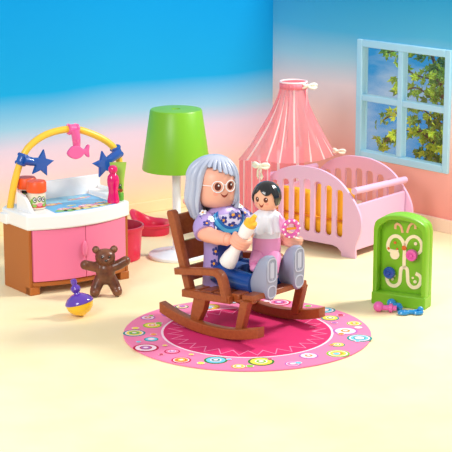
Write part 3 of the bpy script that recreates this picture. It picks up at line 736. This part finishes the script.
band(ap, U, .045, 0, .014); band(ap, [(a, z-.006) for a, z in U], .020, 1, .018)
vs = []
for i in range(13):
    a = -.95+1.9*i/12
    for z in (.55, .7, .85, .98, 1.08+.06*abs(-1+2*i/12)): vs.append(tpt(a, z, .011))
ap.add(vs, [(5*i+j, 5*i+5+j, 5*i+6+j, 5*i+1+j) for i in range(12) for j in range(4)], 2)
ap.build('apron', [M_strap, M_strapl, M_navy], gm, solid=.0)
lp = MB(); lp.loft([[(x, .25*k_*sy_, .60+.135*c_) for sy_, c_ in [(math.cos(q), math.sin(q)) for q in [2*math.pi*i/24 for i in range(24)]]] for x, k_ in ((-.22, .95), (-.12, 1.0), (-.02, 1.0), (.03, .9))])
lp.build('apron_lap', mat('denim_print', (20, 42, 104), .4, noise=((70, 110, 180), 14)), gm)
for s in (-1, 1):
    lg = MB(); Y = (-.19 if s < 0 else .275)
    lg.tube([(-.24, s*.14, .61), (-.12, s*.17, .615), (.12, Y, .60), (.28, Y, .595), (.35, Y, .60)], [.125, .128, .115, .112, .125], 24)
    lo_ = lg.build('leg', M_jean, gm)
    SZ = -.01 if s < 0 else .02; sh = MB(); rings = []
    for x, hw, z0, z1 in [(x_-.04, w_*.93, z_+SZ, q_+SZ) for x_, w_, z_, q_ in ((.38, .085, .51, .72), (.43, .098, .49, .84), (.48, .108, .475, .92), (.54, .110, .47, .96), (.60, .110, .465, .97), (.625, .102, .475, .96))]:
        r_ = []
        for k in range(32):
            q = 2*math.pi*k/32; zc = (z0+z1)/2; zz_ = zc+(z1-z0)/2*sgnp(math.sin(q), .85); ww = hw*(1+.10*(zz_-zc)/(.28)); r_.append((x-.04*max(0, (zz_-.75)/.25)*0, Y+ww*sgnp(math.cos(q), .8), zz_))
        rings.append(r_)
    sh.loft(rings); so = sh.build('shoe', M_shoe, lo_, bevel=.008)
    sm = MB(); MY = Matrix(((0, 0, 1, .5855), (1, 0, 0, Y), (0, 1, 0, SZ), (0, 0, 0, 1)))
    def rr(x0, x1, z0, z1, r=.03):
        pts = []
        for cx_, cz_, a0 in ((x1-r, z1-r, 0), (x0+r, z1-r, 90), (x0+r, z0+r, 180), (x1-r, z0+r, 270)):
            pts += [(cx_+r*math.cos(R(a0+k*22.5)), cz_+r*math.sin(R(a0+k*22.5))) for k in range(5)]
        return pts
    for a_ in ((-.07, .07, .68, .935), (-.065, .065, .50, .63)):
        P = rr(*a_, .05); strip(sm, P+[P[0]], .014, .004, 0, MY, 0)
    P = [(0, .70), (0, .90)]; strip(sm, P, .01, .003, 0, MY, 0); sm.prism([(-.03, .72), (.03, .72), (.03, .89), (-.03, .89)], 0, .002, MY, 0)
    sm.build('sole_tread', M_shoel, lo_)
def hand(mb, c, axis, rr_=.075, tr_=.036, open_dir=0, rx_=None):
    ax = Vector(axis).normalized(); u = ax.orthogonal().normalized(); v = ax.cross(u)
    for w0 in (-.035, 0, .035):
        pts = [Vector(c)+ax*w0+(u*math.cos(q)+v*math.sin(q))*rr_ for q in [open_dir+R(38+284*i/16) for i in range(17)]]
        mb.tube(pts, [tr_*(1 if 1 < i < 15 else .82) for i in range(17)], 10)
# near arm
BOT0, BOT1 = Vector((.05, -.33, .80)), Vector((.38, -.30, 1.32)); bax = (BOT1-BOT0).normalized()
def arm(sy, sh_, el, wr, hc, hax, od, labelname):
    sl = MB(); sp_ = spline([sh_, Vector(sh_).lerp(Vector(el), .5)+Vector((-.02, sy*.02, 0)), el], 6)
    sl.ball(sh_, (.115, .10, .11)); sl.tube(sp_, [.112]*4+[.115]*5+[.118]*4, 24)
    fp = MB(); a0 = Vector(sh_); a1 = Vector(el); ax = (a1-a0).normalized(); u = ax.cross(Vector((0, 0, 1))).normalized(); v = ax.cross(u); Ln = (a1-a0).length
    def fn(a, z, e): return a0+ax*z+(u*math.cos(a)+v*math.sin(a))*(.121+e)
    def fn2(a, z, e): return fn(a, z, e)
    for a, z, wt in [(k*1.25+.4*j, -.02+j*.085, (k+j) % 2) for k in range(5) for j in range(3)]:
        D = .035
        for k in range(5):
            q = 2*math.pi*k/5+a; ca, cz_ = a+.24*math.cos(q), z+.028*math.sin(q); fp.fan(fn(ca, cz_, .002), [fn(ca+.14*math.cos(p_), cz_+.0165*math.sin(p_), .002) for p_ in [2*math.pi*i/10 for i in range(10)]], 0 if wt else 2)
        fp.fan(fn(a, z, .004), [fn(a+.11*math.cos(p_), z+.013*math.sin(p_), .004) for p_ in [2*math.pi*i/10 for i in range(10)]], 1)
    sl.add(fp.v, fp.f); sl.m[-len(fp.m):] = [m+1 for m in fp.m]; sl.build('sleeve', [M_lav]+flo, gm)
    fa = MB(); fa.tube(spline([Vector(el).lerp(Vector(sh_), .15), el, Vector(el).lerp(Vector(wr), .5)+Vector((0, 0, -.01)), wr], 5), [.095]*4+[.09]*4+[.082]*4+[.072]*4, 20)
    fa.build('forearm', M_skin, gm)
    h = MB(); h.ball(wr, (.065, .065, .062)); hand(h, hc, hax, .085, .036, od); h.build('hand', M_skin, gm)
arm(-1, (-.33, -.245, 1.21), (-.23, -.37, 1.11), (.11, -.38, 1.10), BOT0+(BOT1-BOT0)*.58, bax, 2.3, 'near')
arm(1, (-.33, .245, 1.21), (-.14, .40, 1.02), (.26, .40, .98), (.39, .38, 1.0), (.3, .2, 1), 1.0, 'far')
# head, face, glasses, hair
HC = Vector((-.40, 0, 0)); HYAW = R(-25)
hd_prof = [(.10, 1.33), (.16, 1.345), (.205, 1.385), (.226, 1.44), (.232, 1.50), (.232, 1.62), (.222, 1.70), (.19, 1.77), (.12, 1.815), (.0001, 1.83)]
def prof_r(prof, z):
    for (r0, z0), (r1, z1) in zip(prof, prof[1:]):
        if z <= z1: k = (z-z0)/(z1-z0); return r0+(r1-r0)*k
    return prof[-1][0]
def head(parent, c, prof, m):
    return MB().lathe(prof, 48, c).build('head', m, parent)
hd = head(gm, HC, hd_prof, M_skin)
MB().ball(HC+Vector((.235*math.cos(HYAW), .235*math.sin(HYAW), 0)).to_3d()*0+HC*0+Vector((HC.x+.0, 0, 1.33)), (.09, .09, .05)).build('neck', M_skin, gm)
def hpt(c, prof, yaw):
    return lambda a, z, e=.0: Vector((c[0]+(prof_r(prof, z)+e)*math.cos(a+yaw), c[1]+(prof_r(prof, z)+e)*math.sin(a+yaw), c[2]+z))
gf = hpt(HC, hd_prof, HYAW)
def face(parent, fn, rad, eyez, eyea, er, mz, glasses=False, mw=.13, cheeks=True, name='face_print'):
    mb = MB()
    def D2(ca, cz_, ra, rz_, mi, e, n=20): mb.fan(fn(ca, cz_, e), [fn(ca+ra/rad*math.cos(q), cz_+rz_*math.sin(q), e) for q in [2*math.pi*i/n for i in range(n)]], mi)
    for s in (-1, 1):
        if cheeks: D2(s*(eyea+.10), mz+.02, er*.8, er*.6, 3, .001)
        D2(s*eyea, eyez, er, er*1.2, 0, .003); D2(s*eyea+.04, eyez+er*.4, er*.25, er*.3, 2, .005)  # eye disc, then a small white dot painted on as its highlight
    P = [(-mw, .03), (-mw*.6, .008), (0, -.004), (mw*.6, .008), (mw, .03)]; P2 = spline(P, 4); vs = []
    for i, p in enumerate(P2):
        w_ = .013*math.sin(math.pi*(i+.6)/(len(P2)+.2)); vs += [fn(p.x, mz+p.y+w_*.3, .003), fn(p.x, mz+p.y-w_*1.6, .003)]
    mb.add(vs, [(2*i, 2*i+2, 2*i+3, 2*i+1) for i in range(len(P2)-1)], 1)
    o = mb.build(name, [M_eye, M_mouth, M_white, M_cheek], parent, smooth=False)
    if glasses:
        g2 = MB()
        for s in (-1, 1):
            g2.tube([fn(s*eyea+.27*math.cos(q), eyez+.062*math.sin(q), .010) for q in [2*math.pi*i/24 for i in range(24)]], .0065, 8, closed=True)
            g2.tube([fn(s*(eyea+.3+.6*i/8), eyez+.01, .010) for i in range(9)], .005, 6)
        g2.tube([fn(-eyea+.3+(2*eyea-.6)*i/4, eyez+.02, .012) for i in range(5)], .006, 6)
        g2.build('glasses', M_white, parent)
face(hd, gf, .232, 1.60, .33, .036, 1.50, True, .2)
# hair shell with combed grooves
def hair_shell(parent, c, yaw, fnR, open_a, fringe, back_z, m, ztop, nth=96, nv=20, name='hair', groove=.012, gk=26, edge=None):
    vs = []; fs = []
    for j in range(nth):
        a = 2*math.pi*j/nth-math.pi
        zb = edge(a)
        for i in range(nv+1):
            t1 = i/nv; th_ = t1
            vs.append(fnR(a, t1, zb))
    for j in range(nth):
        j2 = (j+1) % nth
        for i in range(nv): fs.append((j*(nv+1)+i, j*(nv+1)+i+1, j2*(nv+1)+i+1, j2*(nv+1)+i))
    mb = MB().add([c+Matrix.Rotation(yaw, 3, 'Z')@v for v in vs], fs)
    o = mb.build(name, m, parent, ang=80); s_ = o.modifiers.new('so', 'SOLIDIFY'); s_.thickness = .035; s_.offset = -1
    return o
def sm(a, b, x): x = max(0, min(1, (x-a)/(b-a))); return x*x*(3-2*x)
def g_edge(a):
    # the face opening runs from a=-1.15 (her right) to a=.72; the fringe rises towards her right
    k = sm(.95, 1.25, -a) if a < 0 else sm(.62, .85, a)
    fr_ = 1.715-.06*a
    back = 1.20+.12*sm(.3, .8, a)*(1-sm(1.8, 2.6, a))
    return fr_+(back-fr_)*k
def g_R(a, t1, zb):
    zt = 1.915; back = (.5-.5*math.cos(a))*(1 if a < 0 else sm(1.3, 2.6, a))
    r0 = .258+.115*back
    s = t1*(zt-zb); cap = .27
    if s < cap: q = (s/cap)*math.pi/2; r = r0*math.sin(q); z = zt-cap*(1-math.cos(q))
    else: z = zt-cap-(s-cap); r = r0+.035*sm(0, .3, s-cap)*(.2+.8*back)-.11*sm(.2, .5, s-cap)*(.3+.7*back)
    if z < zb: z = zb
    gr = .095*(1-abs(math.sin(a*9+s*2.2+1.2*math.sin(a))))**1.7*(1 if a < 0 or a > 2.4 else .6)*sm(.06, .22, s)
    r -= gr
    return Vector((r*math.cos(a)-.02*back, r*math.sin(a), z))
hair_shell(gm, HC, HYAW, g_R, .6, 1.7, 1.24, M_hair, 1.9, nth=300, nv=30, edge=g_edge)

# ------------------------------------------------------------------ bottle held by the woman
bt = thing('feeding_bottle', 'white baby bottle with yellow teat held in the toy woman\'s hand', 'baby bottle', HO, HA, base=tuple(BOT0))
Mq = Vector((0, 0, 1)).rotation_difference(bax).to_matrix().to_4x4(); Lb = (BOT1-BOT0).length
MB().lathe([(.080, 0), (.092, .012), (.095, .03), (.088, .12), (.066, .2), (.060, .30), (.066, .42), (.078, .50), (.075, Lb-.05), (.06, Lb-.035)], 32, BOT0, Mq).build('bottle_body', M_white, bt)
MB().lathe([(.070, Lb-.045), (.074, Lb-.03), (.068, Lb+.01), (.035, Lb+.03), (.028, Lb+.07), (.024, Lb+.095), (.0001, Lb+.105)], 24, BOT0, Mq).build('teat', mat('teat_yellow', (250, 190, 50), .3), bt)

# ------------------------------------------------------------------ baby toy figure
def chw(x, y): a = R(HA); return (HO[0]+x*math.cos(a)-y*math.sin(a), HO[1]+x*math.sin(a)+y*math.cos(a))
bw = chw(.24, .12); BAZ = -93
def w2b(x, y):
    a = R(BAZ); dx, dy = x-bw[0], y-bw[1]; return (dx*math.cos(a)+dy*math.sin(a), -dx*math.sin(a)+dy*math.cos(a))
by = thing('baby_toy_figure', 'black haired toy baby in white bib and pink trousers on the woman\'s lap', 'toy figure', (bw[0], bw[1], 0), BAZ, base=(0, 0, .72))
b = MB(); b.loft([[(rx*sgnp(math.cos(q), .85), ry*sgnp(math.sin(q), .85), z) for q in [2*math.pi*i/32 for i in range(32)]] for z, rx, ry in ((1.02, .115, .15), (1.10, .118, .15), (1.2, .112, .145), (1.29, .10, .135), (1.35, .07, .09), (1.39, .055, .06))])
b.build('torso', M_bib, by)
b = MB()
rings = []
for z, r, am in ((1.375, .075, 0), (1.355, .105, .002), (1.325, .140, .008), (1.30, .150, .012), (1.27, .148, .006), (1.20, .158, .014), (1.14, .176, .026), (1.125, .172, .026), (1.135, .14, .006)):
    rings.append([((r*.86+am*math.sin(k*math.pi/4))*math.cos(2*math.pi*k/64), (r+am*math.sin(k*math.pi/4))*math.sin(2*math.pi*k/64), z+am*.4*math.cos(k*math.pi/4)) for k in range(64)])
b.loft(rings)
b.build('ruffled_bib', M_bib, by)
b = MB(); b.loft([[(rx*sgnp(math.cos(q), .8), ry*sgnp(math.sin(q), .8), z) for q in [2*math.pi*i/32 for i in range(32)]] for z, rx, ry in ((.76, .08, .10), (.80, .12, .145), (.92, .13, .16), (1.02, .125, .155), (1.06, .12, .15), (1.07, .10, .13))])
b.build('trousers', M_bpink, by)
b = MB(); b.box((.12, -.13, 1.035), (.135, .13, 1.05)); 
f1 = w2b(*chw(.10, -.02)); f2 = w2b(*chw(.40, -.01))
for nm, fo, hy, zt in (('a', (.13, -.13), -.085, .735), ('b', (.20, .085), .075, .66)):
    b = MB(); b.tube([(0, hy, .86), (.10, hy*1.15, .85), (fo[0], fo[1], (.86+zt)/2+.0), (fo[0]+.03, fo[1], zt+.05)], [.085, .082, .062, .055], 16); l_ = b.build('leg', M_bpink, by)
    MB().ball((fo[0]+.045, fo[1], zt+.015), (.065, .05, .045)).build('foot', M_bpink, l_)
for s, tip in ((-1, (.14, -.17, 1.12)), (1, (.10, .205, 1.14))):
    b = MB(); b.tube(spline([(0, s*.12, 1.28), (.03, s*.165, 1.22), tip], 5), [.055]*5+[.05]*6, 14); b.build('sleeve', M_bpink if s > 0 else M_bib, by)
    MB().ball(tuple(Vector(tip)+Vector((.02, s*.01, -.01))), (.042, .042, .042)).build('hand', M_skinb, by)
BHC = Vector((0, 0, 0)); BY = R(-24)
BS = .93
bprof = [(r*BS, 1.365+(z-1.365)*BS) for r, z in ((.05, 1.365), (.10, 1.38), (.135, 1.41), (.152, 1.46), (.155, 1.53), (.148, 1.60), (.12, 1.65), (.07, 1.675), (.0001, 1.68))]
bh = head(by, BHC, bprof, M_skinb); bf = hpt(BHC, bprof, BY)
face(bh, bf, .145, 1.505, .36, .024, 1.440, False, .22)
def b_edge(a):
    k = sm(.75, 1.25, abs(a)); fr_ = 1.585-.045*abs(math.sin(a*2.6+.5)); return fr_+(1.43-fr_)*k
def b_R(a, t1, zb):
    zt = 1.69; s = t1*(zt-zb); cap = .175; r0 = .166
    if s < cap: q = (s/cap)*math.pi/2; r = r0*math.sin(q); z = zt-cap*(1-math.cos(q))
    else: z = zt-cap-(s-cap); r = r0-.03*sm(0, .12, s-cap)
    r -= .004*abs(math.sin(a*9))*sm(.02, .1, s)
    return Vector((r*math.cos(a), r*math.sin(a), max(z, zb)))
hair_shell(by, BHC, BY, b_R, .6, 0, 0, M_black, 0, nth=120, nv=16, edge=b_edge)

# rattle ring in the baby's hand
rt = thing('ring_rattle', 'pink and white ring rattle held at the toy baby\'s left side', 'rattle', (bw[0], bw[1], 0), BAZ, base=(.14, .27, 1.19))
c = Vector((.14, .27, 1.19)); u = Vector((-.35, .94, 0)).normalized(); v = Vector((0, 0, 1))
MB().tube([c+(u*math.cos(q)+v*math.sin(q))*.082 for q in [2*math.pi*i/32 for i in range(32)]], .027, 12, closed=True).build('ring', M_cpink, rt)
for i in range(10):
    q = 2*math.pi*i/10; b = MB(); b.ball(c+(u*math.cos(q)+v*math.sin(q))*.092+Vector((0, -.0, 0))+u.cross(v)*.018, .014, 8); b.build('white_bead', M_white, rt)
MB().tube([c-u*.07, c+u*.07], .014, 8).build('cross_bar', M_orl, rt)
